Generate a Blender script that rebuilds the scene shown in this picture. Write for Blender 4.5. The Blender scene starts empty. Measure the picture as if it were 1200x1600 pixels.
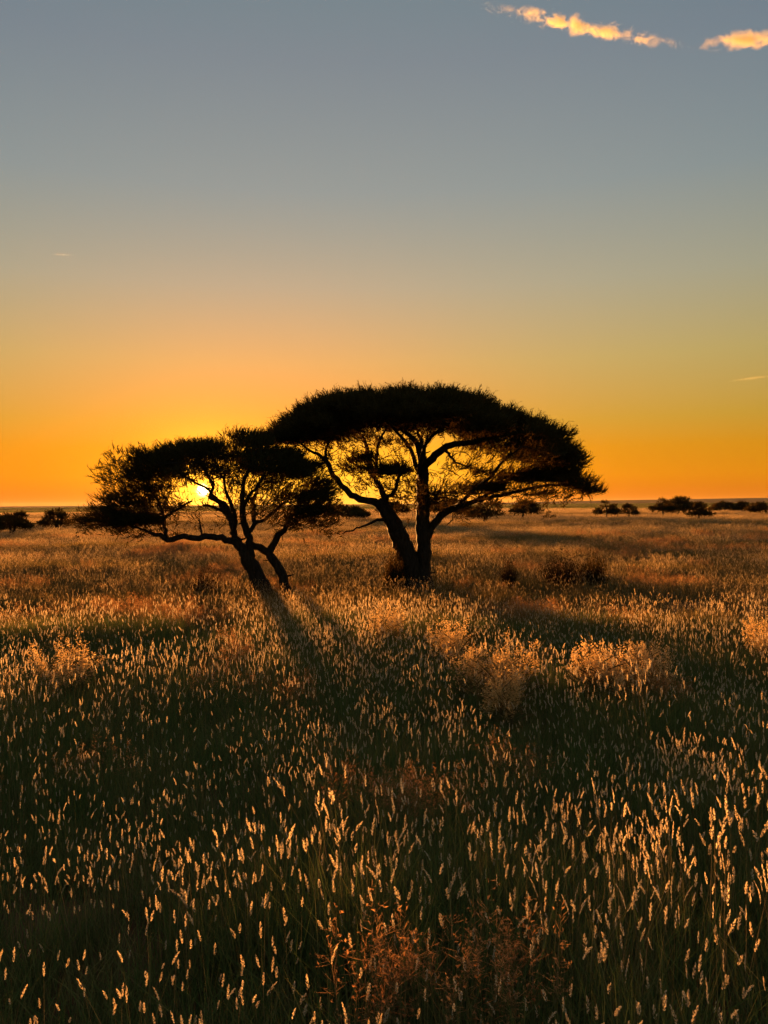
import bpy, math, random
import numpy as np
from mathutils import Vector, Matrix, Euler, kdtree

R = math.radians
sc = bpy.context.scene
col = sc.collection
rng = np.random.default_rng(7)
random.seed(7)

# ------------------------------------------------------------------ camera
CAM_H, PITCH, ROLL = 2.5, R(0.573), R(-0.40)
cam = bpy.data.cameras.new('camera')
cam.sensor_fit = 'VERTICAL'; cam.sensor_height = 36.0; cam.lens = 27.0
cam.clip_start = 0.05; cam.clip_end = 60000
cam_o = bpy.data.objects.new('camera', cam); col.objects.link(cam_o)
CAM_R = Matrix.Rotation(math.pi/2 - PITCH, 3, 'X') @ Matrix.Rotation(ROLL, 3, 'Z')
cam_o.matrix_world = Matrix.Translation((0, 0, CAM_H)) @ CAM_R.to_4x4()
sc.camera = cam_o

def ray(u, v):
    """direction of a point of the photograph (1200x1600)"""
    return (CAM_R @ Vector(((u-600)/1200, -(v-800)/1200, -1.0))).normalized()

def at(u, v, d):
    """place that lies d metres north of the camera in that direction"""
    r = ray(u, v)
    return Vector((0, 0, CAM_H)) + r*(d/r.y)

SUN_DIR = ray(317, 766)
SUN_EL = math.asin(SUN_DIR.z)
SUN_AZ = math.atan2(SUN_DIR.x, SUN_DIR.y)

# ------------------------------------------------------------------ sky
world = bpy.data.worlds.new('World'); sc.world = world; world.use_nodes = True
wt = world.node_tree; wn = wt.nodes; wl = wt.links
bg = wn['Background']
def wnode(t, **k):
    n = wn.new(t)
    for a, b in k.items(): setattr(n, a, b)
    return n
sky = wnode('ShaderNodeTexSky', sky_type='NISHITA', sun_disc=False, sun_elevation=SUN_EL,
            sun_rotation=SUN_AZ, dust_density=3.0, air_density=1.0, ozone_density=1.0)
tc = wnode('ShaderNodeTexCoord')
sep = wnode('ShaderNodeSeparateXYZ'); wl.new(tc.outputs['Generated'], sep.inputs[0])
# evening air scattered evenly round the horizon, by elevation only (ramp over sin(elevation))
ramp = wnode('ShaderNodeValToRGB')
cr = ramp.color_ramp
stops = [(0.0, (.90, .205, .002)), (.015, (.92, .225, .004)), (.035, (.94, .285, .004)), (.07, (.82, .300, .006)), (.105, (.68, .345, .032)),
         (.18, (.585, .398, .122)), (.27, (.440, .380, .245)), (.375, (.290, .312, .296)), (.497, (.208, .240, .268)), (.56, (.172, .222, .252)),
         (.80, (.155, .205, .24)), (1.0, (.15, .20, .235))]
# red light falls off faster than blue away from the sunset; stops are given on the picture's middle line
FALL = (6.0, 3.6, 1.8); EVEN_AZ = -3.0
def side_of(c): return .4+.6*(.5+.5*c)
def mid_side(p):
    e = math.asin(p); return side_of(math.cos(e)*math.cos(R(EVEN_AZ)))
stops = [(p, tuple(c[i]/mid_side(p)**FALL[i] for i in range(3))) for p, c in stops]
while len(cr.elements) > 1: cr.elements.remove(cr.elements[-1])
cr.elements[0].position = stops[0][0]; cr.elements[0].color = (*stops[0][1], 1)
for p, c in stops[1:]:
    e = cr.elements.new(p); e.color = (*c, 1)
wl.new(sep.outputs['Z'], ramp.inputs[0])
# angle to the sun
dot = wnode('ShaderNodeVectorMath', operation='DOT_PRODUCT')
wl.new(tc.outputs['Generated'], dot.inputs[0]); dot.inputs[1].default_value = SUN_DIR
def wmath(op, a, b=None, clamp=False):
    n = wnode('ShaderNodeMath', operation=op, use_clamp=clamp)
    for i, x in enumerate((a, b)):
        if x is None: continue
        if isinstance(x, (int, float)): n.inputs[i].default_value = x
        else: wl.new(x, n.inputs[i])
    return n.outputs[0]
ang = wmath('ARCCOSINE', wmath('MINIMUM', dot.outputs['Value'], 1.0))
# the even air dims away from the sunset side of the sky
dot2 = wnode('ShaderNodeVectorMath', operation='DOT_PRODUCT')
wl.new(tc.outputs['Generated'], dot2.inputs[0]); dot2.inputs[1].default_value = (math.sin(R(EVEN_AZ)), math.cos(R(EVEN_AZ)), 0)
side = wmath('MULTIPLY_ADD', dot2.outputs['Value'], .3); side.node.inputs[2].default_value = .7
side = wmath('MAXIMUM', side, .86)
comb = wnode('ShaderNodeCombineXYZ')
for i in range(3): wl.new(wmath('POWER', side, FALL[i]), comb.inputs[i])
evn = wnode('ShaderNodeMix', data_type='RGBA', blend_type='MULTIPLY'); evn.inputs[0].default_value = 1
wl.new(ramp.outputs[0], evn.inputs[6]); wl.new(comb.outputs[0], evn.inputs[7])
nis = wnode('ShaderNodeMix', data_type='RGBA', blend_type='MULTIPLY'); nis.inputs[0].default_value = 1
wl.new(sky.outputs[0], nis.inputs[6]); nis.inputs[7].default_value = (.016, .015, .012, 1)
add = wnode('ShaderNodeMix', data_type='RGBA', blend_type='ADD'); add.inputs[0].default_value = 1
wl.new(evn.outputs[2], add.inputs[6]); wl.new(nis.outputs[2], add.inputs[7])
# glow of the dusty air about the sunset: a wide one, a low bright one, one close round the sun; then the sun's own small disc
azim = wmath('ARCTAN2', sep.outputs['X'], sep.outputs['Y']); elev = wmath('ARCSINE', sep.outputs['Z'])
def lobe(az0, saz, el0, sel):
    p = wmath('DIVIDE', wmath('SUBTRACT', azim, R(az0)), R(saz)); q = wmath('DIVIDE', wmath('SUBTRACT', elev, R(el0)), R(sel))
    return wmath('EXPONENT', wmath('MULTIPLY', wmath('ADD', wmath('MULTIPLY', p, p), wmath('MULTIPLY', q, q)), -.5))
def tint(fac, c):
    n = wnode('ShaderNodeMix', data_type='RGBA', blend_type='MULTIPLY'); n.inputs[0].default_value = 1
    n.inputs[6].default_value = (*c, 1); wl.new(fac, n.inputs[7]); return n.outputs[2]
def plus(a, b):
    n = wnode('ShaderNodeMix', data_type='RGBA', blend_type='ADD'); n.inputs[0].default_value = 1
    wl.new(a, n.inputs[6]); wl.new(b, n.inputs[7]); return n.outputs[2]
total = add.outputs[2]
total = plus(total, tint(lobe(-9, 12, 6, 5.5), (.30, .0, .0)))
total = plus(total, tint(lobe(-4.5, 8.0, 1.2, 2.5), (.45, .46, .035)))
total = plus(total, tint(wmath('EXPONENT', wmath('MULTIPLY', ang, -1/R(1.5))), (4.6, 1.9, .12)))
total = plus(total, tint(wmath('MULTIPLY', wmath('EXPONENT', wmath('MULTIPLY', wmath('POWER', wmath('DIVIDE', ang, R(0.24)), 2.0), -1.0)), 44.0), (1, .80, .34)))
wl.new(total, bg.inputs['Color']); bg.inputs['Strength'].default_value = 0.5**1.85

# ------------------------------------------------------------------ sun
sl = bpy.data.lights.new('sun', 'SUN'); sl.energy = 5.0; sl.angle = R(1.6); sl.color = (1.0, .395, .090)
so = bpy.data.objects.new('sun', sl); col.objects.link(so)
so.rotation_euler = SUN_DIR.to_track_quat('Z', 'Y').to_euler()
so.location = (-40, 150, 40)

# ------------------------------------------------------------------ exposure and sampling
vs = sc.view_settings
vs.view_transform = 'Standard'; vs.look = 'None'; vs.exposure = 1.85; vs.gamma = 1.0; vs.use_curve_mapping = False
cy = sc.cycles
cy.max_bounces = 4; cy.diffuse_bounces = 2; cy.glossy_bounces = 1; cy.transmission_bounces = 3
cy.transparent_max_bounces = 4; cy.volume_bounces = 1
cy.use_denoising = True
cy.use_adaptive_sampling = True; cy.adaptive_threshold = .02
cy.caustics_reflective = False; cy.caustics_refractive = False

# ------------------------------------------------------------------ helpers
def hash2(ix, iy, seed):
    h = (ix.astype(np.int64)*374761393 + iy.astype(np.int64)*668265263 + seed*982451653) & 0x7fffffff
    h = ((h ^ (h >> 13))*1274126177) & 0x7fffffff
    return ((h ^ (h >> 16)) & 0xffff)/65535.0
def vnoise(x, y, seed=0):
    x = np.asarray(x, float); y = np.asarray(y, float)
    ix = np.floor(x); iy = np.floor(y); fx = x-ix; fy = y-iy
    fx = fx*fx*(3-2*fx); fy = fy*fy*(3-2*fy)
    a = hash2(ix, iy, seed); b = hash2(ix+1, iy, seed); c = hash2(ix, iy+1, seed); d = hash2(ix+1, iy+1, seed)
    return (a*(1-fx)+b*fx)*(1-fy) + (c*(1-fx)+d*fx)*fy          # 0..1
def smooth(e0, e1, x):
    t = np.clip((x-e0)/(e1-e0), 0, 1); return t*t*(3-2*t)

def ground_h(x, y):
    """gentle swells of the plain, metres"""
    x = np.asarray(x, float); y = np.asarray(y, float)
    r = np.hypot(x, y)
    h = (vnoise(x/9+3.1, y/6+1.7, 1)-.5)*.13*smooth(3, 12, r)
    h = h + (vnoise(x/40, y/26, 2)-.5)*.45*smooth(25, 60, r)
    h = h + (vnoise(x/300, y/200, 3)-.5)*2.4*smooth(120, 600, r)
    for cx, cy_, sx, sy, a in MOUNDS:
        h = h + a*np.exp(-((x-cx)/sx)**2-((y-cy_)/sy)**2)
    return h
# low swells across the grass: centre x, y, half-lengths, height
MOUNDS = [(-11, 27.6, 6.5, 1.7, .20), (-14, 41, 9, 2.6, .22), (4, 33, 7, 2.2, .15), (12, 48, 10, 3, .20),
          (-4, 62, 14, 4, .25), (9, 25.5, 5, 1.4, .10), (22, 80, 16, 5, .3), (-30, 90, 20, 6, .3)]
def gz(x, y): return float(ground_h(np.array([x]), np.array([y]))[0])

def mesh_np(name, verts, faces, mat=None, smooth_sh=False):
    """mesh of equal faces from numpy arrays"""
    verts = np.asarray(verts, np.float32); faces = np.asarray(faces, np.int32)
    m = bpy.data.meshes.new(name)
    k = faces.shape[1]; nf = len(faces)
    m.vertices.add(len(verts)); m.vertices.foreach_set('co', verts.ravel())
    m.loops.add(nf*k); m.loops.foreach_set('vertex_index', faces.ravel())
    m.polygons.add(nf)
    m.polygons.foreach_set('loop_start', np.arange(nf, dtype=np.int32)*k)
    try: m.polygons.foreach_set('loop_total', np.full(nf, k, np.int32))
    except Exception: pass
    if smooth_sh: m.polygons.foreach_set('use_smooth', np.ones(nf, bool))
    m.update(calc_edges=True); m.validate()
    if mat: m.materials.append(mat)
    return m
def link(name, mesh, parent=None, loc=None):
    o = bpy.data.objects.new(name, mesh); col.objects.link(o)
    if parent is not None: o.parent = parent
    if loc is not None: o.location = loc
    return o
def tag(o, label=None, cat=None, group=None, kind=None):
    if label: o['label'] = label
    if cat: o['category'] = cat
    if group: o['group'] = group
    if kind: o['kind'] = kind
    return o

# ------------------------------------------------------------------ materials
def new_mat(name):
    m = bpy.data.materials.new(name); m.use_nodes = True
    nt = m.node_tree
    for n in list(nt.nodes): nt.nodes.remove(n)
    return m, nt, nt.nodes.new('ShaderNodeOutputMaterial')
def leafy(name, c0, c1, trans, c2=None, tcol=None):
    """diffuse + translucent; the colour differs from plant to plant"""
    m, nt, out = new_mat(name); N = nt.nodes; L = nt.links
    oi = N.new('ShaderNodeObjectInfo'); r = N.new('ShaderNodeValToRGB')
    e = r.color_ramp.elements
    e[0].color = (*c0, 1); e[1].color = (*c1, 1)
    if c2: x = e.new(.5); x.color = (*c2, 1)
    L.new(oi.outputs['Random'], r.inputs[0])
    geo = N.new('ShaderNodeNewGeometry')
    ri = N.new('ShaderNodeMapRange'); ri.inputs['To Min'].default_value = .65; ri.inputs['To Max'].default_value = 1.3
    L.new(geo.outputs['Random Per Island'], ri.inputs['Value'])
    mu = N.new('ShaderNodeMix'); mu.data_type = 'RGBA'; mu.blend_type = 'MULTIPLY'; mu.inputs[0].default_value = 1
    L.new(r.outputs[0], mu.inputs[6]); L.new(ri.outputs[0], mu.inputs[7])
    d = N.new('ShaderNodeBsdfDiffuse'); t = N.new('ShaderNodeBsdfTranslucent')
    L.new(mu.outputs[2], d.inputs['Color'])
    if tcol:
        tm = N.new('ShaderNodeMix'); tm.data_type = 'RGBA'; tm.blend_type = 'MULTIPLY'; tm.inputs[0].default_value = 1
        L.new(mu.outputs[2], tm.inputs[6]); tm.inputs[7].default_value = (*tcol, 1); L.new(tm.outputs[2], t.inputs['Color'])
    else: L.new(mu.outputs[2], t.inputs['Color'])
    mx = N.new('ShaderNodeMixShader'); mx.inputs[0].default_value = trans
    L.new(d.outputs[0], mx.inputs[1]); L.new(t.outputs[0], mx.inputs[2]); L.new(mx.outputs[0], out.inputs['Surface'])
    return m
M = {}
M['blade'] = leafy('grass_blade', (.088, .135, .038), (.20, .175, .065), .45, (.115, .15, .046))
M['sunlit_blade'] = leafy('sunlit_grass_blade', (.12, .100, .034), (.34, .205, .068), .62, (.20, .140, .046))  # blades farther out: low sun's orange glow painted into a lighter colour
M['stem'] = leafy('grass_stem', (.16, .14, .06), (.26, .19, .09), .30)
M['head'] = leafy('seed_head', (.58, .46, .29), (.78, .66, .45), .70)
M['sunlit_head'] = leafy('sunlit_seed_head', (.52, .36, .18), (.74, .55, .31), .70)  # heads farther out, with the warm evening glow put into their colour
M['plume'] = leafy('grass_plume', (.34, .15, .06), (.50, .28, .12), .60)
M['feather'] = leafy('feather_grass', (.66, .44, .18), (.80, .58, .28), .70)
M['leaf'] = leafy('thorn_tree_leaf', (.030, .036, .016), (.042, .046, .020), .40, None, (2.2, 1.1, .5))
M['shrubleaf'] = leafy('shrub_leaf', (.060, .040, .022), (.080, .050, .028), .25)
def bark_mat():
    m, nt, out = new_mat('bark'); N = nt.nodes; L = nt.links
    tcn = N.new('ShaderNodeTexCoord'); mp = N.new('ShaderNodeMapping'); mp.inputs['Scale'].default_value = (9, 9, 2.2)
    L.new(tcn.outputs['Object'], mp.inputs[0])
    nz = N.new('ShaderNodeTexNoise'); nz.inputs['Scale'].default_value = 2.0; nz.inputs['Detail'].default_value = 6
    L.new(mp.outputs[0], nz.inputs['Vector'])
    r = N.new('ShaderNodeValToRGB'); r.color_ramp.elements[0].position = .35; r.color_ramp.elements[1].position = .7
    r.color_ramp.elements[0].color = (.012, .009, .007, 1); r.color_ramp.elements[1].color = (.038, .029, .022, 1)
    L.new(nz.outputs[0], r.inputs[0])
    p = N.new('ShaderNodeBsdfPrincipled'); p.inputs['Roughness'].default_value = .85
    p.inputs['Specular IOR Level'].default_value = .15
    L.new(r.outputs[0], p.inputs['Base Color'])
    b = N.new('ShaderNodeBump'); b.inputs['Strength'].default_value = .8; b.inputs['Distance'].default_value = .03
    L.new(nz.outputs[0], b.inputs['Height']); L.new(b.outputs[0], p.inputs['Normal'])
    L.new(p.outputs[0], out.inputs['Surface'])
    return m
M['bark'] = bark_mat()
def ground_mat():
    m, nt, out = new_mat('dry_soil'); N = nt.nodes; L = nt.links
    tcn = N.new('ShaderNodeTexCoord')
    nz = N.new('ShaderNodeTexNoise'); nz.inputs['Scale'].default_value = .6; nz.inputs['Detail'].default_value = 8
    L.new(tcn.outputs['Object'], nz.inputs['Vector'])
    r = N.new('ShaderNodeValToRGB')
    r.color_ramp.elements[0].position = .3; r.color_ramp.elements[1].position = .75
    r.color_ramp.elements[0].color = (.055, .036, .020, 1); r.color_ramp.elements[1].color = (.13, .078, .042, 1)
    L.new(nz.outputs[0], r.inputs[0])
    d = N.new('ShaderNodeBsdfDiffuse'); L.new(r.outputs[0], d.inputs['Color'])
    nb = N.new('ShaderNodeTexNoise'); nb.inputs['Scale'].default_value = 9; nb.inputs['Detail'].default_value = 5
    L.new(tcn.outputs['Object'], nb.inputs['Vector'])
    b = N.new('ShaderNodeBump'); b.inputs['Strength'].default_value = .6; b.inputs['Distance'].default_value = .05
    L.new(nb.outputs[0], b.inputs['Height']); L.new(b.outputs[0], d.inputs['Normal'])
    L.new(d.outputs[0], out.inputs['Surface'])
    return m
M['ground'] = ground_mat()
def hill_mat():
    m, nt, out = new_mat('far_scrub'); N = nt.nodes; L = nt.links
    tcn = N.new('ShaderNodeTexCoord')
    nz = N.new('ShaderNodeTexNoise'); nz.inputs['Scale'].default_value = .02; nz.inputs['Detail'].default_value = 8
    L.new(tcn.outputs['Object'], nz.inputs['Vector'])
    r = N.new('ShaderNodeValToRGB')
    r.color_ramp.elements[0].color = (.060, .030, .012, 1); r.color_ramp.elements[1].color = (.12, .062, .026, 1)
    L.new(nz.outputs[0], r.inputs[0])
    d = N.new('ShaderNodeBsdfDiffuse'); L.new(r.outputs[0], d.inputs['Color']); L.new(d.outputs[0], out.inputs['Surface'])
    return m
M['hill'] = hill_mat()

# ------------------------------------------------------------------ ground and far ridge
def build_ground():
    na, nr = 300, 170
    rad = np.concatenate([[0.0], np.geomspace(.6, 7000, nr)])
    th = np.linspace(0, 2*np.pi, na, endpoint=False)
    X = rad[1:, None]*np.sin(th)[None]; Y = rad[1:, None]*np.cos(th)[None]
    Z = ground_h(X, Y)
    far = np.hypot(X, Y)
    Z = Z - smooth(2500, 7000, far)*3
    v = np.concatenate([[[0, 0, gz(0, 0)]], np.stack([X, Y, Z], -1).reshape(-1, 3)])
    f = []
    idx = np.arange(nr*na).reshape(nr, na)+1
    a = idx[:-1]; b = idx[1:]
    q = np.stack([a, np.roll(a, -1, 1), np.roll(b, -1, 1), b], -1).reshape(-1, 4)
    c = np.stack([np.zeros(na, int), idx[0], np.roll(idx[0], -1), np.zeros(na, int)], -1)
    tri = np.concatenate([q[:, [0, 2, 1]], q[:, [0, 3, 2]], np.stack([np.zeros(na, int), np.roll(idx[0], -1), idx[0]], -1)])
    tri = tri[:, ::-1]
    m = mesh_np('ground', v, tri, M['ground'], True)
    tag(link('ground', m), 'flat dry plain reaching to the horizon', None, None, 'structure')
build_ground()

def build_ridge(name, az0, az1, d, hts, seed):
    n = 160; k = 9
    azs = np.linspace(R(az0), R(az1), n)
    t = np.linspace(0, 1, n)
    prof = np.interp(t, np.linspace(0, 1, len(hts)), hts)+(vnoise(t*26, 0*t, seed)-.5)*2.5
    v = []
    for i in range(n):
        for j in range(k):
            s = j/(k-1)
            dd = d*(1+.25*s); hh = prof[i]*math.sin(math.pi*min(s*1.1, 1))**.8 - 8*(1-math.sin(math.pi*s))
            v.append((dd*math.sin(azs[i]), dd*math.cos(azs[i]), hh))
    idx = np.arange(n*k).reshape(n, k)
    q = np.stack([idx[:-1, :-1], idx[1:, :-1], idx[1:, 1:], idx[:-1, 1:]], -1).reshape(-1, 4)
    m = mesh_np(name, v, q, M['hill'], True)
    tag(link(name, m), 'long low ridge on the horizon', None, None, 'structure')
build_ridge('hills', -40, 45, 4200, [4, 4, 5, 4, 3, 4, 8, 14, 21, 24, 22, 20], 5)

# ------------------------------------------------------------------ trees
class Skel:
    def __init__(s): s.p = []; s.par = []; s.r = []; s.tagi = []
    def add(s, p, par, r, t):
        s.p.append(Vector(p)); s.par.append(par); s.r.append(r); s.tagi.append(t); return len(s.p)-1
    def poly(s, pts, rad, t, root=False, step=.11, wob=.012, rs=random):
        """a limb through the points, smoothed; joins the nearest earlier node unless it is a root"""
        pts = [Vector(p) for p in pts]; rad = list(rad)
        par = -1
        if not root:
            j = min(range(len(s.p)), key=lambda i: (s.p[i]-pts[0]).length)
            if (s.p[j]-pts[0]).length > .02:
                pts = [s.p[j]]+pts; rad = [min(s.r[j], rad[0]*1.15)]+rad
            par = j
        P = [pts[0]*2-pts[1]]+pts+[pts[-1]*2-pts[-2]]
        first = True
        for i in range(len(pts)-1):
            a, b, c, d = P[i], P[i+1], P[i+2], P[i+3]
            n = max(1, int((c-b).length/step))
            for k in range(n+(i == len(pts)-2)):
                q = k/n
                if first and not root: first = False; continue
                first = False
                x = .5*((2*b)+(c-a)*q+(2*a-5*b+4*c-d)*q*q+(3*b-a-3*c+d)*q**3)
                rr = rad[i]*(1-q)+rad[i+1]*q
                w = wob+rr*.035
                x = x+Vector((rs.gauss(0, w), rs.gauss(0, w), rs.gauss(0, w)))
                par = s.add(x, par, rr, t)
        return par

def colonize(sk, attr, step=.16, dk=.24, di=6.0, iters=140, noise=.30, seed=1, up=0.0, t=99):
    rs = random.Random(seed)
    alive = [Vector(a) for a in attr]
    for it in range(iters):
        if not alive: break
        kd = kdtree.KDTree(len(sk.p))
        for i, p in enumerate(sk.p): kd.insert(p, i)
        kd.balance()
        acc = {}; nxt = []
        for a in alive:
            co, i, d = kd.find(a)
            if d < dk: continue
            nxt.append(a)
            if d < di:
                v = (a-co)/d
                acc[i] = acc[i]+v if i in acc else v.copy()
        grew = 0
        for i, v in acc.items():
            if v.length < 1e-4: continue
            v = v.normalized()+Vector((rs.gauss(0, noise), rs.gauss(0, noise), rs.gauss(0, noise)+up))
            q = sk.p[i]+v.normalized()*step
            co, j, d = kd.find(q)
            if d < step*.35: continue
            sk.add(q, i, 0.0, t); grew += 1
        alive = nxt
        if not grew: break

def pipe(sk, tip=.0065, ex=2.3):
    n = len(sk.p); acc = [0.0]*n; ch = [[] for _ in range(n)]
    for i in range(n):
        if sk.par[i] >= 0: ch[sk.par[i]].append(i)
    for i in range(n-1, -1, -1):
        r = max(tip**ex, acc[i])**(1/ex)
        if sk.tagi[i] == 99: sk.r[i] = min(r, .05)
        if sk.par[i] >= 0: acc[sk.par[i]] += sk.r[i]**ex if sk.tagi[i] == 99 else 0
    for i in range(n):      # a twig is never thicker than what it grows on
        if sk.tagi[i] == 99: sk.r[i] = min(sk.r[i], sk.r[sk.par[i]]*.9+.001)
    return ch

def tubes(sk, ch, tags, minr=0):
    """tube mesh over all nodes whose tag is in tags"""
    V = []; F = []
    n = len(sk.p)
    heads = []
    for i in range(n):
        if sk.tagi[i] not in tags: continue
        pa = sk.par[i]
        if pa < 0 or sk.tagi[pa] not in tags: heads.append((pa, i)); continue
        sib = [c for c in ch[pa] if sk.tagi[c] in tags]
        same = [c for c in sib if sk.tagi[c] == sk.tagi[pa]] or sib
        if max(same, key=lambda c: sk.r[c]) != i: heads.append((pa, i))
    for pa, h in heads:
        chain = [h]; i = h
        while True:
            nx = [c for c in ch[i] if sk.tagi[c] in tags]
            same = [c for c in nx if sk.tagi[c] == sk.tagi[i]] or nx
            if not same: break
            i = max(same, key=lambda c: sk.r[c]); chain.append(i)
        pts = [sk.p[c] for c in chain]; rs_ = [sk.r[c] for c in chain]
        if pa >= 0: pts = [sk.p[pa]]+pts; rs_ = [min(sk.r[pa], rs_[0]*1.25)]+rs_
        if len(pts) < 2: continue
        mr = max(rs_)
        k = 10 if mr > .12 else 7 if mr > .05 else 5 if mr > .018 else 3
        base = len(V)
        nrm = None
        for a in range(len(pts)):
            tdir = (pts[min(a+1, len(pts)-1)]-pts[max(a-1, 0)])
            if tdir.length < 1e-6: tdir = Vector((0, 0, 1))
            tdir.normalize()
            if nrm is None: nrm = tdir.orthogonal().normalized()
            else:
                nrm = nrm-tdir*nrm.dot(tdir)
                if nrm.length < 1e-5: nrm = tdir.orthogonal()
                nrm.normalize()
            bi = tdir.cross(nrm)
            for q in range(k):
                an = 2*math.pi*q/k
                lump = 1+(.06*math.sin(an*3+a*.12+h)+.05*math.sin(an*5-a*.07) +random.uniform(-.05, .05) if k >= 7 else 0)
                V.append(pts[a]+(nrm*math.cos(an)+bi*math.sin(an))*rs_[a]*lump)
        for a in range(len(pts)-1):
            for q in range(k):
                q2 = (q+1) % k
                i0 = base+a*k+q; i1 = base+a*k+q2; j0 = i0+k; j1 = i1+k
                F.append((i0, i1, j1)); F.append((i0, j1, j0))
        e = base+(len(pts)-1)*k
        for q in range(1, k-1): F.append((e, e+q, e+q+1))
    return V, F

def unit(a): return a/np.maximum(np.linalg.norm(a, axis=1, keepdims=True), 1e-9)
def sprigs(P, D, L, W, g, nl=5, leaf=.30):
    """leafy thorn twigs: two crossed slim kites and small side leaves each; returns verts, tris"""
    n = len(P); D = unit(D)
    rnd = unit(g.normal(size=(n, 3))); A = unit(np.cross(D, rnd)); B = np.cross(D, A)
    L = L[:, None]; W = W[:, None]
    vs = []; fs = []
    off = 0
    for S in (A, B):
        k = np.stack([P, P+D*L*.4+S*W, P+D*L, P+D*L*.4-S*W], 1)
        vs.append(k.reshape(-1, 3))
        b = off+np.arange(n)[:, None]*4
        fs += [b+np.array([0, 1, 2]), b+np.array([0, 2, 3])]
        off += n*4
    for i in range(nl):
        t = (.12+.75*(i+g.random((n, 1)))/nl)
        an = g.random((n, 1))*2*np.pi
        S = A*np.cos(an)+B*np.sin(an); S2 = -A*np.sin(an)+B*np.cos(an)
        q = P+D*L*t
        ll = L*leaf*(.6+.8*g.random((n, 1)))
        tip = q+(D*.55+S*.8)*ll
        mid = q+(D*.35+S*.45)*ll
        k = np.stack([q, mid+S2*W*.7, tip, mid-S2*W*.7], 1)
        vs.append(k.reshape(-1, 3))
        b = off+np.arange(n)[:, None]*4
        fs += [b+np.array([0, 1, 2]), b+np.array([0, 2, 3])]
        off += n*4
    return np.concatenate(vs), np.concatenate(fs)

def far_from_line(P, o, d, r):
    Q = P-np.array(o); t = Q@np.array(d); return np.linalg.norm(Q-t[:, None]*np.array(d), axis=1) > r

def finish_tree(root, sk, pads0, limbs, center, g, dens, twiglen, keep=None, bare=.25, seed=1, atr=6, inner=(), speck=.20):
    """pads: (centre, rx, ry, rz, weight)"""
    attr = []
    pads = pads0
    for c, rx, ry, rz, w in pads:
        for _ in range(max(1, int(atr*min(w, 1)*rx/.5))):
            v = Vector(g.normal(size=3)); v = v.normalized()*g.random()**.4
            attr.append(Vector((c[0]+v.x*rx, c[1]+v.y*ry, c[2]+v.z*rz)))
    attr += [Vector(p) for p in inner]
    A = np.array([tuple(a) for a in attr])
    if keep is not None: attr = [a for a, k in zip(attr, keep(A, .16)) if k]
    colonize(sk, attr, seed=seed, step=.14, dk=.19)
    pads = list(pads0)+[(p, .20, .20, .09, speck) for p in inner if g.random() < .6]
    ch = pipe(sk)
    base = Vector(root.location)
    def local(V): return np.array([tuple(v-base) for v in V])
    for nm, tg in limbs:
        V, F = tubes(sk, ch, tg)
        if F: link(nm, mesh_np(nm, local(V), F, M['bark'], True), root)
    V, F = tubes(sk, ch, {99})
    tw = link('twigs', mesh_np('twigs', local(V), F, M['bark'], True), root); tag(tw, kind='stuff')
    # foliage
    Ps = []; Ds = []
    for c, rx, ry, rz, w in pads:
        n = int(dens*w*(rx*ry/.25))
        v = unit(g.normal(size=(n, 3)))*(g.random((n, 1))**.38)
        v[:, 2] = np.where(v[:, 2] < -.35, -v[:, 2]*.6, v[:, 2])
        p = np.array(c)+v*np.array([rx, ry, rz])
        rad = p-np.array(center); rad[:, 2] *= .5
        d = unit(rad)*.75+np.array([0, 0, .55])+v*.35+g.normal(size=(n, 3))*.42
        Ps.append(p); Ds.append(d)
    tips = [i for i in range(len(sk.p)) if sk.tagi[i] == 99 and sk.r[i] < .012]
    tp = [(i, k) for i in tips for k in range(2) if random.random() < bare]
    if tp:
        p = np.array([tuple(sk.p[i]) for i, k in tp]); q = np.array([tuple(sk.p[i]-sk.p[sk.par[i]]) for i, k in tp])
        Ps.append(p); Ds.append(unit(q)*.7+g.normal(size=p.shape)*.5)
    ntop = 0
    # long bare shoots that stand out of the crown
    for c, rx, ry, rz, w in pads:
        n = int(dens*.30*w*(rx*ry/.25))
        v = unit(g.normal(size=(n, 3))); v[:, 2] = np.abs(v[:, 2])
        p = np.array(c)+v*np.array([rx, ry, rz])*.92
        rad = p-np.array(center); rad[:, 2] *= .35
        Ps.append(p); Ds.append(unit(rad)*.55+np.array([0, 0, .8])+g.normal(size=(n, 3))*.30); ntop += n
    P = np.concatenate(Ps); D = np.concatenate(Ds); shoot = np.zeros(len(P), bool); shoot[len(P)-ntop:] = True
    if keep is not None:
        k = keep(P, .12); P = P[k]; D = D[k]; shoot = shoot[k]
    n = len(P)
    L = twiglen*(.55+.75*g.random(n))*np.where(shoot, 1.25, 1); W = L*(.035+.03*g.random(n))*np.where(shoot, .6, 1)
    v, f = sprigs(P, D, L, W, g)
    cr_ = link('crown', mesh_np('crown', v-np.array(tuple(base)), f, M['leaf']), root); tag(cr_, kind='stuff')
    return n

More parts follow.
